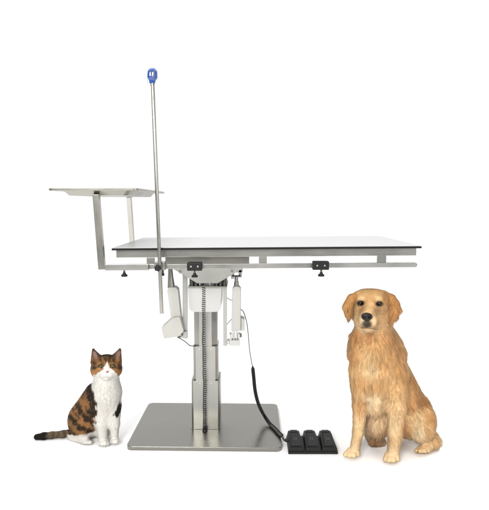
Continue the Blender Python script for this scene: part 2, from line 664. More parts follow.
# ------------------------------------------------------------------ IV pole
PD = 2.036
pole = thing('iv_pole', 'slim upright steel drip pole with blue hook head clamped to the table rail', 'iv pole', at(159.8, 268, PD))
m = MB()
pt_, pb_ = at(152.6, 82, PD), at(161.7, 313.4, PD)
m.tube([pt_, pb_], .0078, n=24)
m.build('rod', M_pole, pole, bevel=.001)
m = MB()
hc = at(152.5, 75.2, PD)
sx = mpx(PD)
secs = [(-8.0, 2.6), (-5.6, 3.0), (-4.4, 3.4), (-3.2, 4.6), (-1.4, 4.9), (2.5, 4.7), (4.7, 4.1), (6.2, 3.0), (6.8, 1.4)]
prev = None
ll = []
for (dz, w) in secs:
    prof = rounded_rect(-w * sx, -w * .86 * sx, w * sx, w * .86 * sx, w * .62 * sx, 5)
    ll.append([m.bm.verts.new((hc.x + x + .0002 * dz, hc.y + y, hc.z + dz * sx)) for x, y in prof])
for A, B in zip(ll, ll[1:]):
    n_ = len(A)
    for k in range(n_):
        m.bm.faces.new((A[k], A[(k + 1) % n_], B[(k + 1) % n_], B[k]))
m.bm.faces.new(ll[0][::-1])
m.bm.faces.new(ll[-1])
head = m.build('hook_head', M_blue, pole)
# folded hooks on the head
for (du, dy) in ((.7, -1),):
    m = MB()
    c = hc + Vector((du * sx, -4.35 * sx, 0))
    m.tube(smooth_path([c + Vector((-1.1 * sx, 0, 3.4 * sx)), c + Vector((-.9 * sx, -.6 * sx, -.5 * sx)), c + Vector((.3 * sx, -.7 * sx, -2.4 * sx)),
                        c + Vector((1.4 * sx, -.5 * sx, -.8 * sx)), c + Vector((1.5 * sx, 0, 3.2 * sx))], 8), .0022, 8)
    m.build('hook', M_chrome, head)
m = MB()
c = at(148.4, 82, PD - .004)
m.tube(smooth_path([c + Vector((.8 * sx, 0, 3.6 * sx)), c + Vector((-.9 * sx, 0, 2.4 * sx)), c + Vector((-1.2 * sx, 0, -1.2 * sx)), c + Vector((.2 * sx, 0, -3.4 * sx)),
                    c + Vector((1.5 * sx, 0, -2.6 * sx)), c + Vector((1.5 * sx, 0, .4 * sx))], 8), .0024, 8)
m.build('hook', M_whitep, head)
m = MB()
m.cyl(at(152.62, 83.6, PD), at(152.7, 85.6, PD), .0086)
m.build('collar', M_chrome, pole)
# clamp
p, q = at(154.6, 270.3, 2.05), at(165.0, 261.8, 2.05)
m = MB()
m.box((p.x, Y(2.047), p.z), (q.x, Y(2.0715), q.z))
m.build('clamp_block', M_rail, pole, bevel=.002)
m = MB()
c = at(158.0, 267.9, 2.026)
star_knob(m, c + Vector((0, .006, 0)), .0135, .020, (0, -1, 0))
m.build('star_knob', M_black, pole)
m = MB()
c = at(162.9, 271.4, 2.05)
m.cyl(c + Vector((0, 0, .006)), c - Vector((0, 0, .008)), .0035, n=10)
m.tube([c - Vector((0, 0, .007)), c - Vector((0, 0, .010)), c - Vector((0, 0, .018))], [.004, .0062, .0058], n=16)
m.build('lock_screw', M_black, pole)

# ------------------------------------------------------------------ foot pedal
fp0 = at(288.2, 454.4, 2.097)
fp1 = at(338.2, 454.4, 2.097)
ped = thing('foot_pedal', 'black triple foot pedal on the floor with a ribbed cord running to the column', 'foot pedal',
            ((fp0.x + fp1.x) / 2, Y(2.17), 0))
px0, px1 = fp0.x, fp1.x
yf, yb = Y(2.097), Y(2.255)
m = MB()
m.prismz([(px0, yf), (px1, yf), (px1 - .004, yb), (px0 + .004, yb)], .001, .012,
         [(px0 + .001, yf + .001), (px1 - .001, yf + .001), (px1 - .005, yb), (px0 + .005, yb)])
m.build('base', M_black, ped, bevel=.003, seg=2)
pw = (px1 - px0) / 3
for i in range(3):
    xa, xb = px0 + pw * i + .0015, px0 + pw * (i + 1) - .0015
    xm = (xa + xb) / 2
    m = MB()
    # body: section along the depth, tapered towards the back
    pr = [(yf + .002, .0122), (yf + .003, .028), (yf + .020, .033), (yf + .060, .036), (yf + .118, .046), (yf + .145, .044), (yf + .156, .0122)]
    L_, R_ = [], []
    for (yy, zz) in pr:
        t = (yy - yf) / .158
        tt = max(0, (zz - .012) / .034)
        hw = (xb - xa) / 2 - .005 * t - .006 * tt
        L_.append(m.bm.verts.new((xm - hw, yy, zz)))
        R_.append(m.bm.verts.new((xm + hw, yy, zz)))
    k = len(pr)
    m.bm.faces.new(L_)
    m.bm.faces.new(R_[::-1])
    for j in range(k):
        m.bm.faces.new((L_[j], R_[j], R_[(j + 1) % k], L_[(j + 1) % k]))
    body = m.build('pedal', M_black, ped, bevel=.003, seg=2)
    # sloping tread and its grey mark
    m = MB()
    sec = [(yf + .018, .0335, .0215), (yf + .022, .0400, .0215), (yf + .060, .0440, .020), (yf + .106, .0515, .017), (yf + .112, .0475, .0165)]
    ll = []
    for (yy, zz, hw) in sec:
        ll.append([m.bm.verts.new((xm - hw, yy, zz - .006)), m.bm.verts.new((xm + hw, yy, zz - .006)), m.bm.verts.new((xm + hw, yy, zz)), m.bm.verts.new((xm - hw, yy, zz))])
    for A, B in zip(ll, ll[1:]):
        for j in range(4):
            m.bm.faces.new((A[j], A[(j + 1) % 4], B[(j + 1) % 4], B[j]))
    m.bm.faces.new(ll[0][::-1])
    m.bm.faces.new(ll[-1])
    tr = m.build('tread', M_pad, body, bevel=.0015)
    m = MB()
    yy, zz = yf + .060, .0446
    sl = (.0515 - .0440) / .046
    for (dx, dy, w, h) in ((-.0055, 0, .004, .016), (.0055, 0, .004, .016), (0, .007, .007, .003), (0, -.007, .007, .003)):
        z_ = zz + dy * (sl if dy > 0 else .105)
        m.hexa([(xm + dx - w / 2, yy + dy - h / 2, z_ - h / 2 * .13 - .001), (xm + dx + w / 2, yy + dy - h / 2, z_ - h / 2 * .13 - .001),
                (xm + dx + w / 2, yy + dy + h / 2, z_ + h / 2 * .13 - .001), (xm + dx - w / 2, yy + dy + h / 2, z_ + h / 2 * .13 - .001),
                (xm + dx - w / 2, yy + dy - h / 2, z_ - h / 2 * .13 + .0006), (xm + dx + w / 2, yy + dy - h / 2, z_ - h / 2 * .13 + .0006),
                (xm + dx + w / 2, yy + dy + h / 2, z_ + h / 2 * .13 + .0006), (xm + dx - w / 2, yy + dy + h / 2, z_ + h / 2 * .13 + .0006)])
    m.build('tread_mark', M_glyph, tr, smooth=False)
    # low toe block at the back
    m = MB()
    m.box((xm - .016, yf + .120, .046), (xm + .016, yf + .140, .0495))
    m.build('hinge_cap', M_pad, body, bevel=.0012)
# cord: thin wire from the actuator, then ribbed coil
m = MB()
m.tube(smooth_path([at(240.5, 309, 2.32), at(243.5, 312, 2.33), at(246.6, 322, 2.34), at(248.2, 334, 2.35), at(249.6, 350, 2.36), at(251.8, 363, 2.36), at(252.8, 368, 2.36)], 10), .0019, 8)
m.build('thin_wire', M_cord, ped)
path = smooth_path([at(252.6, 366, 2.36), at(253.8, 378, 2.365), at(255.2, 391, 2.37), at(258.5, 404, 2.375), at(264.5, 416, 2.375), at(272.0, 426.5, 2.32),
                    at(278.5, 432.8, 2.25), at(282.5, 436.2, 2.20)], 60)
m = MB()
rs = []
for i, p in enumerate(path):
    e = min(1, i / 14, (len(path) - 1 - i) / 14)
    rs.append(.0030 + .0052 * e + .0016 * e * math.sin(i * 2 * math.pi / 4.5))
for p in path:
    if p.z < .030 and p.y < Y(2.38):
        p.z = max(p.z, .029 if p.x < at(280.5, 440, 2.2).x else .012)
m.tube(path, rs, n=12)
m.build('ribbed_cord', M_cord, ped)
m = MB()
e0 = path[-1]
m.tube(smooth_path([e0, at(283.5, 439, 2.175), at(284.8, 440.3, 2.17), at(286.4, 439.0, 2.18), at(289.5, 439.5, 2.19)], 10), .0042, 10)
m.tube([at(285.0, 440.5, 2.17), at(291.0, 440.5, 2.175)], [.006, .009], n=14)
m.build('plug', M_cord, ped)

# ------------------------------------------------------------------ animals: implicit bodies, meshed, then furred
class Body:
    """smooth union of tapered limbs and ellipsoids; places given as (u, v, depth), radii in photo pixels"""

    def __init__(s, d0):
        s.ops = []
        s.px = mpx(d0)
        s.lo = np.array([1e9] * 3)
        s.hi = -s.lo

    def _grow(s, p, r):
        s.lo = np.minimum(s.lo, np.array(p) - r)
        s.hi = np.maximum(s.hi, np.array(p) + r)

    def cone(s, a, ra, b, rb, k=4, sub=False):
        A, B = np.array(at(*a)), np.array(at(*b))
        ra, rb, k = ra * s.px, rb * s.px, k * s.px
        if not sub:
            s._grow(A, ra)
            s._grow(B, rb)

        def f(P):
            d = B - A
            L2 = float(d @ d) + 1e-12
            t = np.clip(((P - A.astype(np.float32)) @ d.astype(np.float32)) / L2, 0, 1)
            q = P - (A + t[..., None] * d).astype(np.float32)
            return np.sqrt((q * q).sum(-1)) - (ra + (rb - ra) * t)
        s.ops.append((f, k, sub))
        return s

    def ell(s, c, r, k=4, roll=0, yaw=0, pitch=0, sub=False):
        C_ = np.array(at(*c))
        r = np.array(r, float) * s.px          # across (x), up (z), deep (y)
        r = np.array([r[0], r[2], r[1]])
        k = k * s.px
        M = np.array(Matrix.Rotation(R(yaw), 3, 'Z') @ Matrix.Rotation(R(pitch), 3, 'X') @ Matrix.Rotation(R(roll), 3, 'Y'))
        if not sub:
            s._grow(C_, r.max())

        def f(P):
            q = (P - C_.astype(np.float32)) @ M.astype(np.float32)
            k0 = np.sqrt(((q / r.astype(np.float32)) ** 2).sum(-1))
            k1 = np.sqrt(((q / (r * r).astype(np.float32)) ** 2).sum(-1)) + 1e-9
            return k0 * (k0 - 1) / k1
        s.ops.append((f, k, sub))
        return s

    def sdf(s, P):
        d = None
        for f, k, sub in s.ops:
            e = f(P)
            if d is None:
                d = e
            elif sub:
                h = np.clip(.5 - .5 * (d + e) / k, 0, 1)
                d = d + (-e - d) * h + k * h * (1 - h)
            else:
                h = np.clip(.5 + .5 * (d - e) / k, 0, 1)
                d = d + (e - d) * h - k * h * (1 - h)
        return np.maximum(d, .0015 - P[..., 2])

    def mesh(s, h, smooth=2):
        lo, hi = s.lo - 3 * h, s.hi + 3 * h
        n = np.ceil((hi - lo) / h).astype(int) + 1
        ax = [(lo[i] + h * np.arange(n[i])).astype(np.float32) for i in range(3)]
        V = np.empty(n, np.float32)
        for i in range(0, n[0], 24):
            G = np.stack(np.meshgrid(ax[0][i:i + 24], ax[1], ax[2], indexing='ij'), -1)
            V[i:i + 24] = s.sdf(G)
        ins = V < 0
        nc = n - 1
        acc = np.zeros((*nc, 3))
        cnt = np.zeros(nc)
        corner = lambda a, o: a[o[0]:o[0] + nc[0], o[1]:o[1] + nc[1], o[2]:o[2] + nc[2]]
        offs = [(i, j, k) for i in (0, 1) for j in (0, 1) for k in (0, 1)]
        for a in offs:
            for axis in range(3):
                if a[axis]:
                    continue
                b = list(a)
                b[axis] = 1
                va, vb = corner(V, a), corner(V, b)
                cr = (va < 0) != (vb < 0)
                t = np.where(cr, va / np.where(cr, va - vb, 1), 0)
                for q in range(3):
                    acc[..., q] += np.where(cr, a[q] + (t if q == axis else 0), 0)
                cnt += cr
        act = cnt > 0
        idx = -np.ones(nc, int)
        idx[act] = np.arange(act.sum())
        cells = np.argwhere(act)
        verts = lo + (cells + acc[act] / cnt[act][:, None]) * h
        faces = []
        for axis in range(3):
            o1, o2 = [(1, 2), (2, 0), (0, 1)][axis]
            sl0 = [slice(1, nc[q]) for q in range(3)]
            sl0[axis] = slice(0, nc[axis])
            A = ins[tuple(sl0)]
            sl1 = list(sl0)
            sl1[axis] = slice(1, nc[axis] + 1)
            B = ins[tuple(sl1)]
            e = np.argwhere(A != B)
            fwd = A[A != B]
            e0 = e.copy()
            e0[:, o1] += 1
            e0[:, o2] += 1

            def cell(d1, d2):
                c = e0.copy()
                c[:, o1] -= d1
                c[:, o2] -= d2
                return idx[c[:, 0], c[:, 1], c[:, 2]]
            q = np.stack([cell(1, 1), cell(0, 1), cell(0, 0), cell(1, 0)], 1)
            q[~fwd] = q[~fwd][:, ::-1]
            faces.append(q)
        faces = np.concatenate(faces)
        faces = faces[(faces >= 0).all(1)]
        # light Laplacian smoothing
        E = np.concatenate([faces[:, [i, (i + 1) % 4]] for i in range(4)])
        for _ in range(smooth):
            sm = np.zeros_like(verts)
            c = np.zeros(len(verts))
            np.add.at(sm, E[:, 0], verts[E[:, 1]])
            np.add.at(c, E[:, 0], 1)
            verts = verts * .5 + .5 * sm / np.maximum(c, 1)[:, None]
        verts[:, 2] = np.maximum(verts[:, 2], .0012)
        return verts, faces

    def depth(s, u, v, d0, d1, n=600):
        """distance of the skin along the line of sight through (u, v)"""
        D = np.linspace(d0, d1, n)
        P = np.array([at(u, v, d) for d in D], np.float32)
        return float(D[np.argmax(s.sdf(P) < 0)])

    def normal(s, P, e=.0015):
        P = P.astype(np.float32)
        g = np.stack([s.sdf(P + np.array(d, np.float32) * e) - s.sdf(P - np.array(d, np.float32) * e)
                      for d in ((1, 0, 0), (0, 1, 0), (0, 0, 1))], -1)
        return g / (np.linalg.norm(g, axis=-1, keepdims=True) + 1e-9)


def front(P):
    """front-plane coordinates of points: the animal's own x-z plane in units of a photo pixel at its distance"""
    d = P[:, 1] - CAMY
    c, s_ = math.cos(PITCH), math.sin(PITCH)
    y, z = d, P[:, 2] - CAMZ
    zf = c * y - s_ * z
    yu = s_ * y + c * z
    return np.stack([CU + F * P[:, 0] / zf, CV - F * yu / zf], 1)


def vnoise(P, scale, seed=0):
    """smooth value noise in -1..1 from summed rotated sines"""
    r = np.random.default_rng(seed)
    out = np.zeros(len(P))
    for i in range(7):
        d = r.normal(size=3)
        d *= scale * (.6 + 1.0 * r.random()) / np.linalg.norm(d)
        out += np.sin(P @ d + r.random() * 6.28)
    return out / 3.2


def seg_dist(uv, pts):
    best = np.full(len(uv), 1e9)
    for a, b in zip(pts, pts[1:]):
        a, b = np.array(a, float), np.array(b, float)
        d = b - a
        t = np.clip(((uv - a) @ d) / (d @ d + 1e-9), 0, 1)
        best = np.minimum(best, np.linalg.norm(uv - a - t[:, None] * d, axis=1))
    return best


def sstep(x, a, b):
    t = np.clip((x - a) / (b - a), 0, 1)
    return t * t * (3 - 2 * t)


def rbf(uv, pts, power=2.2):
    """pts: (u, v, values...) blended by distance"""
    A = np.array([p[:2] for p in pts], float)
    Vv = np.array([p[2] for p in pts], float)
    d = np.linalg.norm(uv[:, None] - A[None], axis=2) + 1.0
    w = 1 / d ** (2 * power)
    w /= w.sum(1, keepdims=True)
    return w @ Vv


def body_mesh(name, verts, faces, colf, mat, parent):
    me = bpy.data.meshes.new(name)
    me.from_pydata((verts - np.array(origin(parent))).tolist(), [], faces.tolist())
    me.update()
    me.shade_smooth()
    ca = me.color_attributes.new('coat', 'FLOAT_COLOR', 'POINT')
    c = np.ones((len(verts), 4), np.float32)
    c[:, :3] = colf(verts)
    ca.data.foreach_set('color', c.ravel())
    me.materials.append(mat)
    return link(bpy.data.objects.new(name, me), parent)


def coat_mat(name, rough, hair):
    m = bpy.data.materials.new(name)
    m.use_nodes = True
    nt = m.node_tree
    N, L = nt.nodes, nt.links
    at_ = N.new('ShaderNodeAttribute')
    at_.attribute_name = 'coat'
    if hair:
        N.remove(N['Principled BSDF'])
        h = N.new('ShaderNodeBsdfHairPrincipled')
        h.parametrization = 'COLOR'
        h.inputs['Roughness'].default_value = rough
        h.inputs['Radial Roughness'].default_value = .55
        h.inputs['Random Roughness'].default_value = .2
        h.inputs['Coat'].default_value = .0
        L.new(at_.outputs['Color'], h.inputs['Color'])
        d = N.new('ShaderNodeBsdfDiffuse')
        L.new(at_.outputs['Color'], d.inputs['Color'])
        an = N.new('ShaderNodeAttribute')
        an.attribute_name = 'lie'
        L.new(an.outputs['Vector'], d.inputs['Normal'])
        mx = N.new('ShaderNodeMixShader')
        mx.inputs[0].default_value = .28
        L.new(d.outputs[0], mx.inputs[1])
        L.new(h.outputs[0], mx.inputs[2])
        L.new(mx.outputs[0], N['Material Output'].inputs['Surface'])
    else:
        b = N['Principled BSDF']
        b.inputs['Roughness'].default_value = rough
        b.inputs['Specular IOR Level'].default_value = .25
        L.new(at_.outputs['Color'], b.inputs['Base Color'])
    return m


def fur(name, B, verts, faces, count, lenf, flowf, colf, liftf, mat, parent, radius=.00016, npts=6, clump_n=2500, clump=.5, wave=.12, seed=3, cjit=.10, wob=.38, njit=.30, tint=.14):
    r = np.random.default_rng(seed)
    tri = np.concatenate([faces[:, [0, 1, 2]], faces[:, [0, 2, 3]]])
    a, b, c = verts[tri[:, 0]], verts[tri[:, 1]], verts[tri[:, 2]]
    area = np.linalg.norm(np.cross(b - a, c - a), axis=1) / 2
    cen = (a + b + c) / 3
    L0 = lenf(cen)
    w = area / np.clip(L0, .004, .02) ** .7          # denser where the coat is short
    w[L0 <= 0] = 0
    t = r.choice(len(tri), count, p=w / w.sum())
    s1, s2 = np.sqrt(r.random(count)), r.random(count)
    P = a[t] * (1 - s1)[:, None] + b[t] * (s1 * (1 - s2))[:, None] + c[t] * (s1 * s2)[:, None]
    Nn = B.normal(P)
    Ln = lenf(P) * (.75 + .5 * r.random(count))
    ok = Ln > .0004
    P, Nn, Ln = P[ok], Nn[ok], Ln[ok]
    n = len(P)
    fl = flowf(P, Nn) + .10 * r.normal(size=(n, 3)) + .22 * np.stack([vnoise(P, 70, 31), vnoise(P, 70, 32), vnoise(P, 70, 33)], 1)
    T = fl - (fl * Nn).sum(1, keepdims=True) * Nn
    T /= np.linalg.norm(T, axis=1, keepdims=True) + 1e-6
    lift = (liftf(P) + .07 * r.normal(size=n) + .35 * (r.random(n) < .05))[:, None]
    ts = np.linspace(0, 1, npts)
    pts = np.empty((n, npts, 3))
    side = np.cross(T, Nn)
    ph = vnoise(P, 45, 5) * 5
    for i, t_ in enumerate(ts):
        q = (Nn * lift * (t_ - .45 * t_ * t_) + T * (1 - .45 * lift) * (.35 * t_ + .65 * t_ ** 1.25))
        q[:, 2] -= .10 * t_ * t_
        q += side * (wave * np.sin(ph + 3.2 * t_) * t_)[:, None]
        pts[:, i] = P + q * Ln[:, None]
    # clumping: tips pulled together into locks
    if clump:
        g = r.choice(n, min(clump_n, n), replace=False)
        LK = np.array([1, 1, .42])
        kd = kdtree.KDTree(len(g))
        for j, gi in enumerate(g):
            kd.insert(P[gi] * LK, j)
        kd.balance()
        near = np.array([kd.find(p)[1] for p in P * LK])
        gp = pts[g][near]
        dist = np.linalg.norm(P - P[g][near], axis=1)
        kk = clump * sstep(Ln, .004, .016) * np.exp(-(dist / (Ln * .8 + .002)) ** 2)
        sc = (Ln / Ln[g][near])[:, None]
        for i, t_ in enumerate(ts):
            tgt = P + (gp[:, i] - P) * 1.0
            pts[:, i] += (tgt - pts[:, i]) * (kk * t_ ** 1.5)[:, None]
    pts[..., 2] = np.maximum(pts[..., 2], .0008)
    col = colf(P) * np.exp(tint * r.normal(size=n))[:, None]
    if clump:
        lk = sstep(Ln, .004, .014)
        col = col * np.exp(cjit * r.normal(size=len(g))[near] * lk)[:, None]
        jit = r.normal(size=(len(g), 3))[near] * lk[:, None]
    cu = bpy.data.hair_curves.new(name)
    cu.add_curves([npts] * n)
    cu.position_data.foreach_set('vector', (pts - np.array(origin(parent))).astype(np.float32).ravel()) if hasattr(cu, 'position_data') else \
        cu.attributes['position'].data.foreach_set('vector', (pts - np.array(origin(parent))).astype(np.float32).ravel())
    ra = cu.attributes.get('radius') or cu.attributes.new('radius', 'FLOAT', 'POINT')
    rad = np.tile(radius * np.array([1 - .85 * t_ ** 2 for t_ in ts]), n).astype(np.float32)
    ra.data.foreach_set('value', rad)
    ca = cu.attributes.new('coat', 'FLOAT_COLOR', 'CURVE')
    cc = np.ones((n, 4), np.float32)
    cc[:, :3] = np.clip(col, 0, .97)
    ca.data.foreach_set('color', cc.ravel())
    nn = cu.attributes.new('lie', 'FLOAT_VECTOR', 'CURVE')
    q = Nn + njit * r.normal(size=(n, 3)) + wob * np.stack([vnoise(P * np.array([1, 1, .32]), 260, 91), vnoise(P * np.array([1, 1, .32]), 260, 92), vnoise(P * np.array([1, 1, .32]), 260, 93)], 1) * sstep(Ln, .005, .014)[:, None]
    if clump:
        q += 2.2 * cjit * jit
    q /= np.linalg.norm(q, axis=1, keepdims=True)
    nn.data.foreach_set('vector', q.astype(np.float32).ravel())
    cu.materials.append(mat)
    return link(bpy.data.objects.new(name, cu), parent)


def L3(*c):
    return np.array(lin(c))


def eyeball(name, c, r, parent, iris, pupil_w, pupil_h, look=(0, -1, 0)):
    """glossy eye: white rim, coloured iris and pupil as colour of the ball itself"""
    bm = bmesh.new()
    bmesh.ops.create_uvsphere(bm, u_segments=40, v_segments=30, radius=1)
    me = bpy.data.meshes.new(name)
    lk = Vector(look).normalized()
    q = Vector((0, 0, 1)).rotation_difference(lk).to_matrix()
    lay = bm.verts.layers.float_color.new('coat')
    for v in bm.verts:
        a = math.acos(max(-1, min(1, v.co.z)))
        col = iris if a < 1.0 else (.02, .014, .010)
        if a < .95:
            k = .75 + .45 * (a / .95)
            col = tuple(x * k for x in iris)
        p = q @ v.co
        if v.co.z > 0 and (v.co.x / pupil_w) ** 2 + (v.co.y / pupil_h) ** 2 < 1:
            col = (.004, .004, .004)
        v[lay] = (*col, 1)
        v.co = p * r
    bm.to_mesh(me)
    bm.free()
    me.shade_smooth()
    me.materials.append(M_eye)
    o = bpy.data.objects.new(name, me)
    o.location = Vector(c) - origin(parent)
    return link(o, parent)


M_eye = coat_mat('wet_eye', .08, False)
M_eye.node_tree.nodes['Principled BSDF'].inputs['Specular IOR Level'].default_value = .32
M_skin = coat_mat('undercoat', .9, False)
M_skin.node_tree.nodes['Principled BSDF'].inputs['Specular IOR Level'].default_value = .05
M_hair = coat_mat('fur_strands', .42, True)
M_nose = plain('wet_nose_skin', (.008, .006, .006), spec=.3, rough=.48, var=.3, scale=120, bump=.5, bscale=420)
M_pinknose = plain('pink_nose_skin', (.27, .15, .125), rough=.5, var=.15, scale=200)
M_claw = plain('dark_claw', (.02, .016, .013), rough=.4)

# ------------------------------------------------------------------ DOG
D0 = 2.08
dog = thing('dog', 'golden retriever sitting upright with drooping ears facing forward beside the foot pedal', 'dog', at(395, 452, 2.10))
b = Body(D0)
b.cone((377, 353, 2.125), 22, (404, 410, 2.205), 25.5, 6)
b.ell((377, 366, 2.085), (25, 28, 16), 8)
b.ell((373, 350, 2.068), (20, 19, 11), 8)
b.cone((374.5, 348, 2.10), 22.5, (373, 322, 2.09), 18.0, 8)
b.ell((411, 415, 2.205), (23, 25, 24), 6)
b.cone((388, 336, 2.10), 7.5, (396.5, 354, 2.11), 9.0, 7)
b.cone((358, 338, 2.10), 6.5, (355, 354, 2.105), 7.0, 7)
# shoulders and front legs
b.cone((360, 370, 2.088), 11.0, (360.5, 405, 2.085), 7.6, 5)
b.cone((360.5, 405, 2.085), 7.4, (358.0, 432, 2.076), 5.3, 3)
b.cone((358.0, 432, 2.080), 5.1, (354.5, 450.5, 2.072), 5.0, 3)
b.cone((395, 374, 2.075), 12.0, (396.5, 407, 2.058), 9.2, 6)
b.cone((396.5, 407, 2.058), 9.0, (395.0, 434, 2.047), 6.7, 3)
b.cone((395.0, 434, 2.050), 6.7, (393.2, 453.5, 2.040), 6.0, 3)
# paws with toes
for (du, dv, dd, r) in ((-6.2, .4, -.010, 2.9), (-2.4, 1.1, -.020, 3.2), (1.6, 1.1, -.020, 3.2), (5.2, .2, -.010, 2.9)):
    b.cone((391.8 + du * 1.08, 459.0 + dv, 2.026 + dd), r * .82, (392.3 + du * .7, 454.0, 2.045), 2.9, .5)
    b.cone((352.0 + du * 1.08, 454.2 + dv, 2.062 + dd), r * .82, (354.0 + du * .65, 450.0, 2.075), 2.8, .5)
# belly between the legs
b.ell((383, 415, 2.165), (19, 22, 15), 8)
b.ell((375.5, 393, 2.092), (12, 24, 13), 8)
b.ell((376.5, 420, 2.135), (12, 20, 13), 7)
# hollows beside the forelegs and in front of the haunch
for (p, q) in (((410.5, 392), (411.5, 412)), ((411.5, 412), (409.5, 442)), ((367.8, 404), (366.8, 440)), ((386.0, 400), (386.5, 440))):
    b.cone((*p, b.depth(*p, 1.9, 2.4)), 2.2, (*q, b.depth(*q, 1.9, 2.4)), 2.6, 5, sub=True)
# thighs and hind feet
b.ell((423.0, 424, 2.128), (12.0, 19.5, 15), 3.5, roll=12)
b.cone((420, 434, 2.125), 8, (433, 441, 2.155), 6.0, 4)
b.cone((424.5, 449.0, 2.100), 4.6, (435, 443.0, 2.140), 5.2, 3)
for (du, dd, r) in ((-5.5, .004, 2.6), (-2.2, -.010, 2.9), (1.4, -.010, 2.9), (4.6, .002, 2.6)):
    b.cone((422.8 + du * 1.15, 451.0, 2.088 + dd), r * .82, (425 + du * .7, 447.5, 2.110), 2.7, .5)
b.ell((374, 431, 2.205), (11, 14, 16), 5)
b.cone((371.5, 443.0, 2.150), 3.6, (381, 442.0, 2.19), 5.0, 3)
# tail curled round the haunch
b.cone((432, 436, 2.22), 6.5, (438.5, 442.0, 2.185), 3.2, 4)
# head
b.ell((371.0, 304.5, 2.085), (17.8, 15.6, 19), 5)
b.ell((364.0, 298.0, 2.085), (9.0, 7.4, 14), 6)
b.ell((378.5, 298.2, 2.085), (9.0, 7.4, 14), 6)
b.ell((360.4, 314, 2.085), (8.0, 11, 10), 6)
b.ell((382, 315, 2.085), (9.0, 11.5, 10), 6)
b.cone((370.0, 308.0, 2.045), 8.8, (367.2, 315.5, 1.962), 5.6, 4)
b.ell((363.2, 319.6, 1.985), (5.1, 6.8, 10.5), 2.5)
b.ell((371.4, 320.2, 1.985), (5.5, 7.0, 10.5), 2.5)
b.cone((369.8, 325.0, 2.035), 7.5, (368.2, 328.0, 1.992), 4.2, 2)
b.ell((368.2, 328.4, 2.000), (6.8, 3.0, 8.0), 2.5)
# brow ridges, eye sockets, lids
EL, ER = [360.6, 303.2, 0], [379.4, 303.8, 0]
for e, x in ((EL, 1), (ER, -1)):
    dd = b.depth(e[0], e[1] - 5.5, 1.9, 2.2)
    b.ell((e[0] + .8 * x, e[1] - 5.6, dd + .017), (5.6, 3.0, 5.2), 3, roll=-14 * x)
for e, x in ((EL, 1), (ER, -1)):
    e[2] = b.depth(e[0], e[1], 1.9, 2.2)
for e, x in ((EL, 1), (ER, -1)):
    b.ell((e[0], e[1], e[2] - .001), (3.5, 2.4, 2.6), 1.0, roll=-7 * x, sub=True)
    b.cone((e[0] - 3.3, e[1] - .3 + .5 * x, e[2] + .006), .7, (e[0], e[1] - 2.2, e[2] + .0015), .8, .8)
    b.cone((e[0], e[1] - 2.2, e[2] + .0015), .8, (e[0] + 3.3, e[1] - .3 - .5 * x, e[2] + .006), .7, .8)
# philtrum and mouth
dm = b.depth(366.8, 327.0, 1.85, 2.2)
b.cone((367.0, 323.8, b.depth(367.0, 323.8, 1.85, 2.2)), .45, (366.9, 320.5, b.depth(366.9, 320.5, 1.85, 2.2)), .5, .9, sub=True)
MOUTH = [(358.4, 325.8), (361.5, 327.8), (364.6, 327.9), (366.9, 327.3), (369.4, 328.1), (373.2, 328.8), (377.6, 329.6)]
mp_ = [(u, v, b.depth(u, v, 1.85, 2.2)) for u, v in MOUTH]
for p, q in zip(mp_, mp_[1:]):
    b.cone(p, .4, q, .4, .8, sub=True)
# ears: hanging flaps, folded high on the skull and pointed at the tip
b.cone((358.0, 294.0, 2.080), 3.0, (351.5, 298.5, 2.064), 3.6, 3)
b.cone((351.5, 298.5, 2.064), 3.6, (345.6, 307.5, 2.060), 3.0, 3)
b.cone((350.6, 300, 2.060), 2.8, (350.0, 314, 2.056), 2.4, 3)
b.cone((345.4, 308, 2.060), 2.6, (348.6, 319.5, 2.056), 1.7, 3)
b.cone((347.8, 304, 2.060), 3.2, (349.0, 314, 2.056), 2.6, 3)
b.cone((384.0, 294.0, 2.080), 3.2, (391.0, 299.0, 2.064), 4.2, 3)
b.cone((391.0, 299.0, 2.064), 4.2, (399.6, 311.0, 2.060), 2.8, 3)
b.cone((391.0, 300.0, 2.060), 3.2, (390.6, 323.0, 2.054), 2.6, 3)
b.cone((395.0, 304.0, 2.060), 4.2, (395.5, 317, 2.056), 3.2, 3)
dv, df = b.mesh(.0038, 2)

EARS_D = [((353.5, 296), (348, 304), (348, 317)), ((389, 296), (395.2, 306), (393.8, 319))]


def dog_ear(uv):
    return np.minimum(seg_dist(uv, EARS_D[0]) / 5.2, seg_dist(uv, EARS_D[1]) / 7.4)


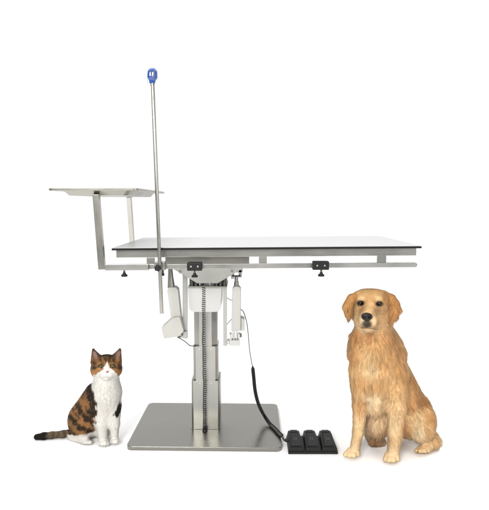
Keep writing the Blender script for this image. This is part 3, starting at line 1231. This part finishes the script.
DOG_PTS = [(371, 291, (214, 160, 98)), (362, 294, (218, 164, 102)), (380, 294, (212, 158, 96)), (371, 304, (226, 176, 114)), (370, 311, (228, 180, 120)), (357, 311, (212, 164, 108)),
           (384, 314, (206, 154, 96)), (363.0, 309.0, (192, 142, 90)), (377.8, 309.5, (186, 136, 84)), (366.0, 301.0, (196, 142, 86)), (373.5, 301.0, (196, 142, 86)), (358, 320, (214, 170, 118)), (380, 322, (206, 156, 104)), (362, 298.5, (232, 188, 128)), (378, 298.5, (230, 184, 124)), (368, 298, (208, 154, 94)), (355, 303, (206, 156, 98)), (386, 303, (204, 152, 94)), (362, 321, (236, 200, 152)), (373, 321, (234, 196, 146)), (367, 330, (208, 170, 126)),  # coat tones of the face; muzzle sides also carry painted side-plane shading
           (356, 336, (206, 142, 78)), (369, 336, (186, 126, 70)), (374, 344, (216, 160, 98)), (390, 338, (208, 146, 82)), (400, 350, (212, 150, 84)),  # neck coat, with the chin's cast shadow painted in as a darker tone
           (352, 356, (222, 160, 92)), (366, 356, (236, 190, 130)), (372, 370, (240, 202, 148)), (384, 362, (218, 162, 98)), (402, 368, (214, 154, 90)),
           (378, 385, (222, 166, 104)), (360, 385, (224, 168, 104)), (372, 400, (242, 210, 164)), (380, 410, (228, 186, 136)), (376, 425, (222, 182, 138)),
           (385, 440, (196, 150, 104)), (372, 444, (150, 108, 70)),  # belly and far hind foot toned down for the shade between the legs
           (395, 385, (224, 172, 110)), (396, 405, (230, 186, 130)), (394, 430, (236, 198, 146)), (392, 455, (232, 194, 146)),
           (360, 405, (214, 158, 96)), (358, 430, (232, 192, 138)), (353, 453, (232, 196, 148)),
           (412, 380, (198, 134, 68)), (424, 400, (192, 126, 60)), (410, 405, (214, 158, 96)), (432, 418, (208, 148, 84)),
           (420, 420, (228, 186, 132)), (419, 434, (238, 208, 164)), (430, 434, (214, 160, 100)), (424, 450, (230, 188, 136)), (440, 440, (222, 172, 112)), (405, 430, (208, 152, 94))]
DOG_PTS = [(u, v, lin(c)) for u, v, c in DOG_PTS]
EAR_L, EAR_R = L3(202, 138, 70), L3(196, 130, 62)
ALB = .90


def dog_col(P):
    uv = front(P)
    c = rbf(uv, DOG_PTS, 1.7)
    e = 1 - sstep(dog_ear(uv), .75, 1.05)
    ec = np.where((uv[:, 0] < 371)[:, None], EAR_L, EAR_R)
    c = c + (ec - c) * (e * .8 * (uv[:, 1] < 328))[:, None]
    # lighter and darker locks
    Q = P * np.array([1, 1, .45])
    w = vnoise(Q, 150, 41) * .07 + vnoise(Q, 60, 42) * .05
    longc = sstep(uv[:, 1], 328, 345) * (1 - sstep(uv[:, 1], 425, 445))
    c = c * np.exp(w * (.35 + .9 * longc))[:, None]
    sat = vnoise(Q, 80, 43)[:, None] * (.2 + .8 * longc[:, None])
    c = c * np.exp(sat * np.array([.01, -.015, -.05]))
    c = c + (c.mean(1, keepdims=True) * np.array([1.12, 1.02, .80]) - c) * .16
    c = c * np.array([1.02, 1.07, 1.10])
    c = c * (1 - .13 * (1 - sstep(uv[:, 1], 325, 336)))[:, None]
    # dark lip skin with the shading under the nose painted in, eye rims
    fr_ = P[:, 1] < CAMY + 2.07
    q = np.linalg.norm((uv - np.array([366.8, 323.8])) / np.array([5.9, 4.6]), axis=1)
    k = (1 - sstep(q, .5, 1.2)) * fr_
    c = c + (np.array([.042, .035, .032]) - c) * (k * .92)[:, None]
    lip = seg_dist(uv, MOUTH)
    k = (1 - sstep(lip, .0, 1.2)) * fr_
    c = c + (np.array([.07, .045, .032]) - c) * (k * .6)[:, None]
    for e_ in (EL, ER):
        q = (uv - np.array(e_[:2])) / np.array([1.4, 1.0])
        k = (1 - sstep(np.linalg.norm(q, axis=1), 2.1, 4.6)) * fr_
        c = c + (np.array([.09, .05, .027]) - c) * (k * .8)[:, None]
        k = (1 - sstep(np.linalg.norm(q, axis=1), 2.0, 3.0)) * fr_
        c = c + (np.array([.028, .017, .011]) - c) * (k * .9)[:, None]
    return np.clip(c * ALB, .002, 1)


def dog_len(P):
    uv = front(P)
    L = rbf(uv, [(371, 292, .006), (371, 305, .0035), (362, 322, .0022), (374, 322, .0022), (366, 312, .0025), (368, 331, .003), (361, 329, .003), (375, 331, .004), (358, 312, .006), (385, 314, .008),
                 (353, 335, .034), (372, 338, .026), (394, 338, .036), (372, 355, .032), (352, 365, .020), (402, 365, .022), (372, 385, .034), (395, 390, .018),
                 (360, 395, .018), (376, 412, .034), (378, 435, .026), (394, 415, .012), (394, 440, .007), (392, 457, .0022), (359, 415, .012), (357, 435, .007),
                 (352, 455, .0022), (412, 385, .024), (425, 405, .022), (421, 425, .016), (434, 425, .022), (424, 451, .0024), (438, 442, .022), (405, 435, .024), (372, 446, .006)], 1.6)
    e = (1 - sstep(dog_ear(uv), .8, 1.1)) * (uv[:, 1] < 327)
    tip = sstep(uv[:, 1], 302, 320)
    L = L * (1 - e) + e * (.009 + .011 * tip)
    fr_ = P[:, 1] < CAMY + 2.06
    n = np.linalg.norm((uv - np.array([366.8, 316.2])) / np.array([5.4, 4.6]), axis=1)
    L = np.where((n < 1.05) & fr_, 0, L)
    for e_ in (EL, ER):
        d = np.linalg.norm((uv - np.array(e_[:2])) / np.array([1.3, 1]), axis=1)
        L = np.where(fr_, L * sstep(d, 1.8, 5.0), L)
    lip = seg_dist(uv, MOUTH)
    L = np.where(fr_, L * (.3 + .7 * sstep(lip, .8, 2.2)), L)
    return L


NOSE_D = np.array(at(367, 313, 1.99))
TAILD = np.array([.9, -.2, -.25])


def dog_flow(P, Nn):
    uv = front(P)
    dn = P - NOSE_D
    dn[:, 2] += .012
    face = dn / (np.linalg.norm(dn, axis=1, keepdims=True) + 1e-6)
    down = np.zeros_like(P)
    down[:, 2] = -1
    down[:, 0] = .12 * np.sign(uv[:, 0] - 374) * (1 - sstep(uv[:, 1], 345, 400))
    body = np.zeros_like(P)
    body[:, 2] = -.85
    body[:, 0] = .45
    body[:, 1] = .3
    wf = (1 - sstep(uv[:, 1], 322, 338))[:, None]
    ear = ((1 - sstep(dog_ear(uv), .8, 1.1)) * (uv[:, 1] < 328))[:, None]
    wb = sstep(uv[:, 0] + .25 * (uv[:, 1] - 380), 398, 412)[:, None]
    f = face * wf + (1 - wf) * (down * (1 - wb) + body * wb)
    f = f * (1 - ear) + ear * np.array([0, 0, -1.0])
    paw = ((uv[:, 1] > 444))[:, None]
    return np.where(paw, np.array([0, -.8, -.5]), f)


def dog_lift(P):
    uv = front(P)
    return .26 + .20 * sstep(uv[:, 1], 326, 338) - .06 * sstep(uv[:, 1], 345, 365) - .06 * sstep(uv[:, 1], 400, 430)


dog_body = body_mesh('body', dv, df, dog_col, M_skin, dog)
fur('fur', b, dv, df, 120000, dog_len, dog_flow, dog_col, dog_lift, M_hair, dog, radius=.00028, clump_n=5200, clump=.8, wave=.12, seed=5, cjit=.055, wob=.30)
for e in (EL, ER):
    r_ = 3.5 * mpx(2.02)
    eyeball('eye', at(e[0], e[1], e[2] + r_ + .0005), r_, dog, (.030, .012, .005), .55, .55, look=(-.22, -1, .14))
# nose leather
ND = b.depth(366.8, 317.0, 1.85, 2.2) + .002
nb = Body(2.0)
nb.ell((366.8, 315.6, ND), (5.1, 3.0, 3.2), 2)
nb.ell((366.9, 318.4, ND), (3.6, 2.8, 2.6), 2)
nb.ell((363.7, 317.0, ND + .001), (2.2, 2.2, 2.8), 1.5)
nb.ell((370.0, 317.0, ND + .001), (2.2, 2.2, 2.8), 1.5)
nb.ell((364.3, 317.3, ND - .011), (1.15, .85, 1.5), .6, roll=25, sub=True)
nb.ell((369.4, 317.3, ND - .011), (1.15, .85, 1.5), .6, roll=-25, sub=True)
nb.cone((366.9, 318.0, ND - .016), .35, (367.0, 322, ND - .010), .35, .8, sub=True)
nv, nf = nb.mesh(.0012, 1)
body_mesh('nose', nv, nf, lambda P: np.full((len(P), 3), .02), M_nose, dog)
# claws
cm = None
for (cu_, cv_, cd_) in [(385.6, 460.8, 2.016), (389.2, 461.9, 2.007), (393.0, 461.9, 2.007), (396.6, 460.6, 2.016), (346.1, 455.8, 2.052), (349.8, 457.0, 2.043), (353.5, 457.0, 2.043), (356.9, 455.8, 2.052),
                        (417.2, 452.2, 2.084), (420.4, 453.0, 2.074), (424.2, 453.0, 2.074), (427.4, 452.2, 2.084)]:
    m = MB()
    p = at(cu_, cv_, cd_)
    p.z = max(p.z, .006)
    m.tube([p + Vector((0, .004, .003)), p + Vector((0, -.001, .001)), p + Vector((0, -.005, -.003))], [.0022, .0018, .0006], n=8)
    m.build('claw', M_claw, dog)

# ------------------------------------------------------------------ CAT
C0 = 2.2
cat = thing('cat', 'calico cat sitting with its tail stretched out along the floor beside the base plate', 'cat', at(100, 444, 2.19))
k = Body(C0)
k.cone((106.5, 392, 2.215), 12.5, (88, 421, 2.265), 16.5, 5)
k.ell((106.5, 397, 2.205), (14.2, 17, 12.5), 6)
k.cone((106.4, 390, 2.205), 14.6, (106.4, 377, 2.20), 12.6, 5)
k.cone((96, 393, 2.235), 11.2, (84, 416, 2.275), 15.0, 6)
k.ell((84, 421, 2.255), (15.2, 17, 17), 5)
k.ell((107, 414, 2.215), (11.5, 13, 10), 6)
# far haunch
k.ell((103, 428, 2.265), (9, 11, 12), 5)
# forelegs
k.cone((101.5, 405, 2.195), 7.6, (101.6, 424, 2.185), 5.6, 5)
k.cone((101.6, 424, 2.185), 5.4, (103.0, 439.5, 2.185), 4.4, 3)
k.cone((114.6, 406, 2.205), 6.4, (114.4, 424, 2.195), 4.9, 5)
k.cone((114.4, 424, 2.195), 4.8, (114.4, 438.5, 2.195), 3.9, 3)
for (du, dd, r) in ((-3.6, .006, 2.2), (-1.3, -.005, 2.4), (1.2, -.006, 2.4), (3.5, .004, 2.2)):
    k.cone((103.6 + du, 443.4, 2.162 + dd), r, (103.2 + du * .5, 441.0, 2.185), 3.2, 1.0)
    k.cone((115.0 + du * .86, 441.6, 2.174 + dd), r * .95, (114.6 + du * .5, 439.8, 2.195), 3.0, 1.0)
# hind foot
k.cone((72.5, 437.5, 2.245), 4.6, (85.5, 440.6, 2.195), 3.6, 3)
for (du, dd) in ((-2.4, -.004), (.3, -.006), (2.8, -.002)):
    k.cone((87.6 + du, 442.4, 2.183 + dd), 1.9, (84.5 + du, 441, 2.20), 2.6, 1.0)
# tail
TAILC = [(74, 432.0, 2.262), (63, 434.0, 2.250), (52, 435.0, 2.244), (44, 436.0, 2.238), (37.0, 436.8, 2.236)]
for (p, q, r0, r1) in zip(TAILC, TAILC[1:], (3.8, 3.4, 3.2, 3.3), (3.4, 3.2, 3.3, 2.8)):
    k.cone(p, r0, q, r1, 2)
# head
k.ell((106.4, 366.6, 2.185), (14.3, 12.4, 13.0), 3)
k.ell((98.4, 370.0, 2.178), (6.6, 7.2, 8), 5)
k.ell((114.8, 370.0, 2.178), (6.6, 7.2, 8), 5)
k.ell((106.9, 369.0, 2.150), (4.0, 6.0, 7), 3)
k.ell((104.0, 374.0, 2.142), (4.1, 3.0, 5.2), 3)
k.ell((110.2, 374.0, 2.142), (4.1, 3.0, 5.2), 3)
k.ell((107.1, 377.4, 2.150), (3.8, 2.3, 5), 2.5)
k.ell((107.0, 362.5, 2.150), (3.0, 4.5, 4.5), 3)
CEL, CER = [101.2, 366.1, 0], [112.9, 366.1, 0]
for e, x in ((CEL, 1), (CER, -1)):
    dd = k.depth(e[0], e[1] - 3.2, 2.0, 2.3)
    k.ell((e[0] - .3 * x, e[1] - 3.0, dd + .011), (3.6, 1.8, 3.2), 1.6, roll=8 * x)
for e, x in ((CEL, 1), (CER, -1)):
    e[2] = k.depth(e[0], e[1], 2.0, 2.3)
for e, x in ((CEL, 1), (CER, -1)):
    k.ell((e[0], e[1], e[2] - .001), (3.0, 2.0, 2.0), .7, roll=16 * x, sub=True)
    k.cone((e[0] - 2.9, e[1] - .1 + .9 * x, e[2] + .004), .5, (e[0], e[1] - 1.75, e[2] + .0008), .6, .6)
    k.cone((e[0], e[1] - 1.75, e[2] + .0008), .6, (e[0] + 2.9, e[1] - .1 - .9 * x, e[2] + .004), .5, .6)
CM = [(105.2, 376.4), (107.1, 376.0), (109.0, 376.4)]
for (p, q) in (((107.1, 373.4), (107.1, 375.8)), (CM[1], CM[0]), (CM[1], CM[2])):
    k.cone((*p, k.depth(*p, 2.0, 2.3)), .18, (*q, k.depth(*q, 2.0, 2.3)), .15, .6, sub=True)
# ears: cones hollowed at the front
k.cone((96.6, 358.5, 2.185), 5.6, (93.4, 349.5, 2.192), 1.0, 1.6)
k.cone((94.2, 362.0, 2.190), 3.6, (93.2, 350, 2.192), .9, 1.6)
k.cone((115.8, 358.5, 2.185), 5.6, (119.8, 349.3, 2.192), 1.0, 1.6)
k.cone((118.6, 362.0, 2.190), 3.2, (120.0, 350, 2.192), .9, 1.6)
k.cone((96.2, 359.5, 2.158), 3.6, (93.8, 352.2, 2.180), .7, 1.2, sub=True)
k.cone((116.8, 359.5, 2.158), 3.6, (119.4, 352.2, 2.180), .7, 1.2, sub=True)
kv, kf = k.mesh(.0027, 1)

K_WHITE, K_ORANGE, K_BLACK, K_TAIL, K_BROWN = L3(248, 244, 237), L3(166, 120, 76), L3(42, 36, 31), L3(122, 104, 84), L3(112, 84, 58)


def cat_col(P):
    uv = front(P)
    n1 = vnoise(P, 160, 61) * 1.1 + vnoise(P, 420, 62) * .7
    uvw = uv + np.stack([n1, vnoise(P, 170, 63) * 1.1 + vnoise(P, 420, 64) * .6], 1)
    c = np.tile(K_WHITE, (len(P), 1))
    bg_ = rbf(uvw, [(80, 400, K_ORANGE), (90, 392, K_BROWN * .8), (76, 415, K_ORANGE * .95), (88, 405, K_ORANGE), (85, 420, K_ORANGE), (92, 425, K_ORANGE * 1.1), (70, 425, K_ORANGE * .8)], 1.5)

    def put(c, col, k_):
        return c + (col - c) * k_[:, None]
    # coloured saddle: everything left of the white bib and above the white underside
    bib = np.interp(uvw[:, 1], [380, 384, 392, 402, 412, 418, 424, 430, 436], [90.5, 91.5, 93.5, 96.2, 96.6, 95.0, 94.0, 95.0, 92.0])
    under = np.interp(uvw[:, 0], [60, 70, 80, 90, 98], [436, 435.2, 434.6, 433.0, 428])
    back = sstep(bib - uvw[:, 0], -1.0, .8) * sstep(under - uvw[:, 1], -.9, .9) * (uv[:, 1] > 378)
    c = c + (bg_ - c) * back[:, None]
    for pts, w, st in (([(89.5, 382), (91.0, 394), (93.6, 403), (93.2, 411), (90.6, 417)], 3.5, .97), ([(79.5, 390), (76.2, 398), (76.5, 404), (80.5, 410.6), (86, 418.4), (94.5, 425)], 2.0, .93),
                       ([(85.5, 387), (83.0, 394), (83.6, 399)], 1.1, .7), ([(67.5, 415.5), (73.6, 420.5), (79.5, 427), (91, 431.5)], 2.2, .95), ([(68, 428), (70.5, 433), (75, 435)], 2.0, .9),
                       ([(71.5, 407), (75, 412.5), (79.5, 418)], 1.1, .75), ([(85, 407), (89.5, 413)], .9, .5)):
        d = seg_dist(uvw, pts) + vnoise(P, 300, 71) * .35
        c = put(c, K_BLACK, (1 - sstep(d, w * .75, w * 1.45)) * back * st)
    fleck = sstep(vnoise(P, 520, 72) + .6 * vnoise(P, 200, 73), .25, 1.1)
    c = put(c, K_BROWN * .7, fleck * back * .28)
    c = put(c, L3(226, 190, 150), sstep(vnoise(P, 460, 74), .5, 1.2) * back * .2)
    d = seg_dist(uvw, [(119.6, 404), (118.2, 411), (116.6, 415.5)])
    c = put(c, K_BLACK, 1 - sstep(d, 1.6, 2.7))
    # head markings
    hd = (uv[:, 1] < 381)
    u, v = uvw[:, 0] - .45 * n1, uvw[:, 1]
    blz = np.interp(v, [352, 358.5, 362, 366, 369, 371, 374, 377], [-3, -1.2, .9, 2.0, 3.4, 6.4, 9.6, 14.2])
    mask = sstep(np.abs(u - 107.0) - blz, -.5, .9) * (1 - sstep(v, 374.2, 377.0))
    face = rbf(uvw, [(106, 355, K_BLACK * 1.3), (100, 356, K_BLACK * 1.4), (112, 356, K_BLACK * 1.4), (97, 361, K_ORANGE * .75), (103, 360, K_ORANGE * .85), (111, 360, K_ORANGE * .85), (116, 361, K_ORANGE * .8),
                     (94, 367, K_BROWN * .8), (119, 366, K_BROWN), (98, 371, K_ORANGE * 1.25), (116.5, 371, K_ORANGE), (95, 374, K_ORANGE * 1.3), (119, 373, K_ORANGE)], 1.6)
    c = c + (face - c) * (mask * hd)[:, None]
    for pts, w in (([(100.0, 359.5), (101.2, 363)], .5), ([(104, 356), (104.3, 360.5)], .6), ([(110.3, 356), (110, 360.5)], .6), ([(113.6, 359), (113.2, 362.6)], .5),
                   ([(98, 366.6), (93.6, 368.6)], .7), ([(116.2, 366.6), (120, 368.6)], .7), ([(96, 364), (93.5, 363)], .5)):
        c = put(c, K_BLACK * 1.3, (1 - sstep(seg_dist(uvw, pts), w, w + 1.0)) * .75 * hd)
    # ears
    ear = np.minimum(seg_dist(uv, [(96.5, 357.5), (93.2, 349)]) - 5 * sstep(uv[:, 1], 347, 359), seg_dist(uv, [(116, 357.5), (120, 349)]) - 5 * sstep(uv[:, 1], 347, 359))
    ek = (1 - sstep(uvw[:, 1], 353.5, 360.5)) * sstep(np.abs(uv[:, 0] - 106.5), 5.5, 8.0)
    c = put(c, L3(92, 74, 60), ek * .95)
    c = put(c, K_BLACK * 1.4, (1 - sstep(uv[:, 1], 348, 353)) * ek * .6)
    inner = np.minimum(seg_dist(uv, [(96.0, 358), (94.2, 353)]), seg_dist(uv, [(117, 358), (119.0, 353)]))
    c = put(c, L3(158, 126, 112), .9 * (1 - sstep(inner + .5 * n1, .5, 3.0)) * (uv[:, 1] < 360.5) * (P[:, 1] < CAMY + 2.188))
    # eye rims
    for e_ in (CEL, CER):
        q = (uv - np.array(e_[:2])) / np.array([1.3, 1.0])
        c = put(c, L3(208, 172, 130), (1 - sstep(np.abs(np.linalg.norm(q, axis=1) - 3.5), .3, 1.6)) * .12 * hd)
        c = put(c, np.array([.03, .022, .018]), (1 - sstep(np.linalg.norm(q, axis=1), 1.6, 2.6)) * .85)
    c = put(c, L3(150, 108, 98), (1 - sstep(seg_dist(uv, CM), .2, .8)) * .3 * (P[:, 1] < CAMY + 2.16))
    # tail
    tl = (uv[:, 0] < 67.3) & (uv[:, 1] > 428)
    ring = .5 + .5 * np.sin(uvw[:, 0] * 1.15)
    tc_ = K_TAIL[None] * (.52 + .42 * ring)[:, None]
    tc_ = tc_ + (K_BLACK * .7 - tc_) * (1 - sstep(uvw[:, 0], 45.5, 49))[:, None]
    c = np.where(tl[:, None], tc_, c)
    return np.clip(c * .74, .002, 1)


def cat_len(P):
    uv = front(P)
    L = rbf(uv, [(106, 355, .005), (106, 366, .003), (107, 372, .0022), (96, 373, .007), (118, 373, .007), (107, 378, .005), (106, 390, .012), (106, 405, .012), (92, 395, .009),
                 (82, 412, .009), (72, 422, .009), (85, 430, .009), (102, 425, .006), (114, 425, .006), (103, 443, .003), (115, 442, .003), (80, 441, .005), (60, 435, .007), (40, 437, .008)], 1.6)
    fr_ = P[:, 1] < CAMY + 2.19
    for e_ in (CEL, CER):
        d = np.linalg.norm((uv - np.array(e_[:2])) / np.array([1.3, 1]), axis=1)
        L = np.where(fr_, L * sstep(d, 1.7, 3.8), L)
    n = np.linalg.norm((uv - np.array([107.1, 371.8])) / np.array([2.1, 1.6]), axis=1)
    L = np.where((n < 1) & fr_, 0, L)
    ek = (uv[:, 1] < 357.5) & (np.abs(uv[:, 0] - 106.5) > 7)
    return np.where(ek, .0032, L)


NOSE_C = np.array(at(107, 370.5, 2.135))


def cat_flow(P, Nn):
    uv = front(P)
    dn = P - NOSE_C
    face = dn / (np.linalg.norm(dn, axis=1, keepdims=True) + 1e-6)
    down = np.tile(np.array([0, 0, -1.0]), (len(P), 1))
    body = np.tile(np.array([-.45, .35, -.8]), (len(P), 1))
    tail = np.tile(np.array([-1.0, -.1, 0]), (len(P), 1))
    wf = (1 - sstep(uv[:, 1], 374, 383))[:, None]
    wb = (1 - sstep(uv[:, 0], 90, 99))[:, None]
    f = face * wf + (1 - wf) * (down * (1 - wb) + body * wb)
    ek = ((uv[:, 1] < 357.5) & (np.abs(uv[:, 0] - 106.5) > 7))[:, None]
    f = np.where(ek, np.array([0, 0, 1.0]), f)
    f = np.where(((uv[:, 0] < 69) & (uv[:, 1] > 428))[:, None], tail, f)
    return np.where(((uv[:, 1] > 438) & (uv[:, 0] > 76))[:, None], np.array([0, -.8, -.5]), f)


body_mesh('body', kv, kf, cat_col, M_skin, cat)
fur('fur', k, kv, kf, 120000, cat_len, cat_flow, cat_col, lambda P: np.full(len(P), .30), M_hair, cat, radius=.00018, clump_n=3000, clump=.35, wave=.05, seed=9, cjit=.02, wob=.05, njit=.12, tint=.07)
for e in (CEL, CER):
    eyeball('eye', at(e[0], e[1], e[2] + 2.8 * mpx(2.14) + .0004), 2.8 * mpx(2.14), cat, (.20, .15, .05), .20, .48, look=(.24, -1, .05))
CND = k.depth(107.1, 372.0, 2.0, 2.3)
nb = Body(2.13)
nb.ell((107.1, 371.5, CND + .001), (1.9, .8, 1.0), 1)
nb.ell((107.1, 372.4, CND + .001), (.85, .95, .9), 1)
nv, nf = nb.mesh(.0006, 1)
body_mesh('nose', nv, nf, lambda P: np.full((len(P), 3), .3), M_pinknose, cat)
for sg in (-1, 1):
    m = MB()
    for (v0, dv1, du1) in ((373.2, -1.5, 9), (373.8, .6, 10), (374.4, 2.6, 10), (375.0, 4.6, 8.5)):
        p0 = at(107.1 + sg * 3.6, v0, 2.124)
        p1 = at(107.1 + sg * (3.6 + du1 * .5), v0 + dv1 * .35, 2.122)
        p2 = at(107.1 + sg * (3.6 + du1), v0 + dv1, 2.145)
        m.tube(smooth_path([p0, p1, p2], 6), [.00035 * (1 - .8 * i / 12) for i in range(13)], n=5)
    m.build('whiskers', M_whitep, cat)

# ------------------------------------------------------------------ camera, world, lamps
cam = bpy.data.cameras.new('camera')
co = link(bpy.data.objects.new('camera', cam))
co.location = (0, CAMY, CAMZ)
co.rotation_euler = (R(90) - PITCH, 0, 0)
cam.sensor_fit = 'HORIZONTAL'
cam.sensor_width = 36
cam.lens = 36 * F / 489
cam.clip_start = .05
cam.clip_end = 400
S.camera = co

W = bpy.data.worlds.new('World')
S.world = W
W.use_nodes = True
nt = W.node_tree
N, L = nt.nodes, nt.links
bg = N['Background']
# white backdrop ahead; unseen sides and rear dimmed to shape the light
tc = N.new('ShaderNodeTexCoord')
sp = N.new('ShaderNodeSeparateXYZ')
L.new(tc.outputs['Generated'], sp.inputs[0])
mr = N.new('ShaderNodeMapRange')
mr.interpolation_type = 'SMOOTHSTEP'
mr.inputs['From Min'].default_value = -.15
mr.inputs['From Max'].default_value = .48
mr.inputs['To Min'].default_value = .36
mr.inputs['To Max'].default_value = 1.06
L.new(sp.outputs['Y'], mr.inputs['Value'])
bg.inputs['Color'].default_value = (1, 1, 1, 1)
L.new(mr.outputs['Result'], bg.inputs['Strength'])


def softbox(name, loc, target, sx, sy, power, colr=(1, 1, 1)):
    l = bpy.data.lights.new(name, 'AREA')
    l.shape = 'RECTANGLE'
    l.size, l.size_y = sx, sy
    l.energy = power
    l.color = colr
    o = link(bpy.data.objects.new(name, l))
    o.location = loc
    o.rotation_euler = (Vector(target) - Vector(loc)).to_track_quat('-Z', 'Y').to_euler()
    return o


softbox('overhead_fill', (0, .2, 3.6), (0, 0, 0), 5.0, 4.0, 175)  # unseen area lamp added to lift the floor to white
softbox('key_softbox', (-1.3, -4.2, 2.7), (.1, -.2, .45), 1.5, 1.5, 200, (1, .985, .96))
softbox('fill_softbox', (2.6, -3.2, 1.6), (.3, .0, .4), 1.4, 1.4, 30)

S.view_settings.view_transform = 'Standard'
S.view_settings.look = 'None'
S.view_settings.exposure = 0
S.view_settings.gamma = 1
S.cycles.max_bounces = 10
S.cycles.diffuse_bounces = 5
S.cycles.use_denoising = True
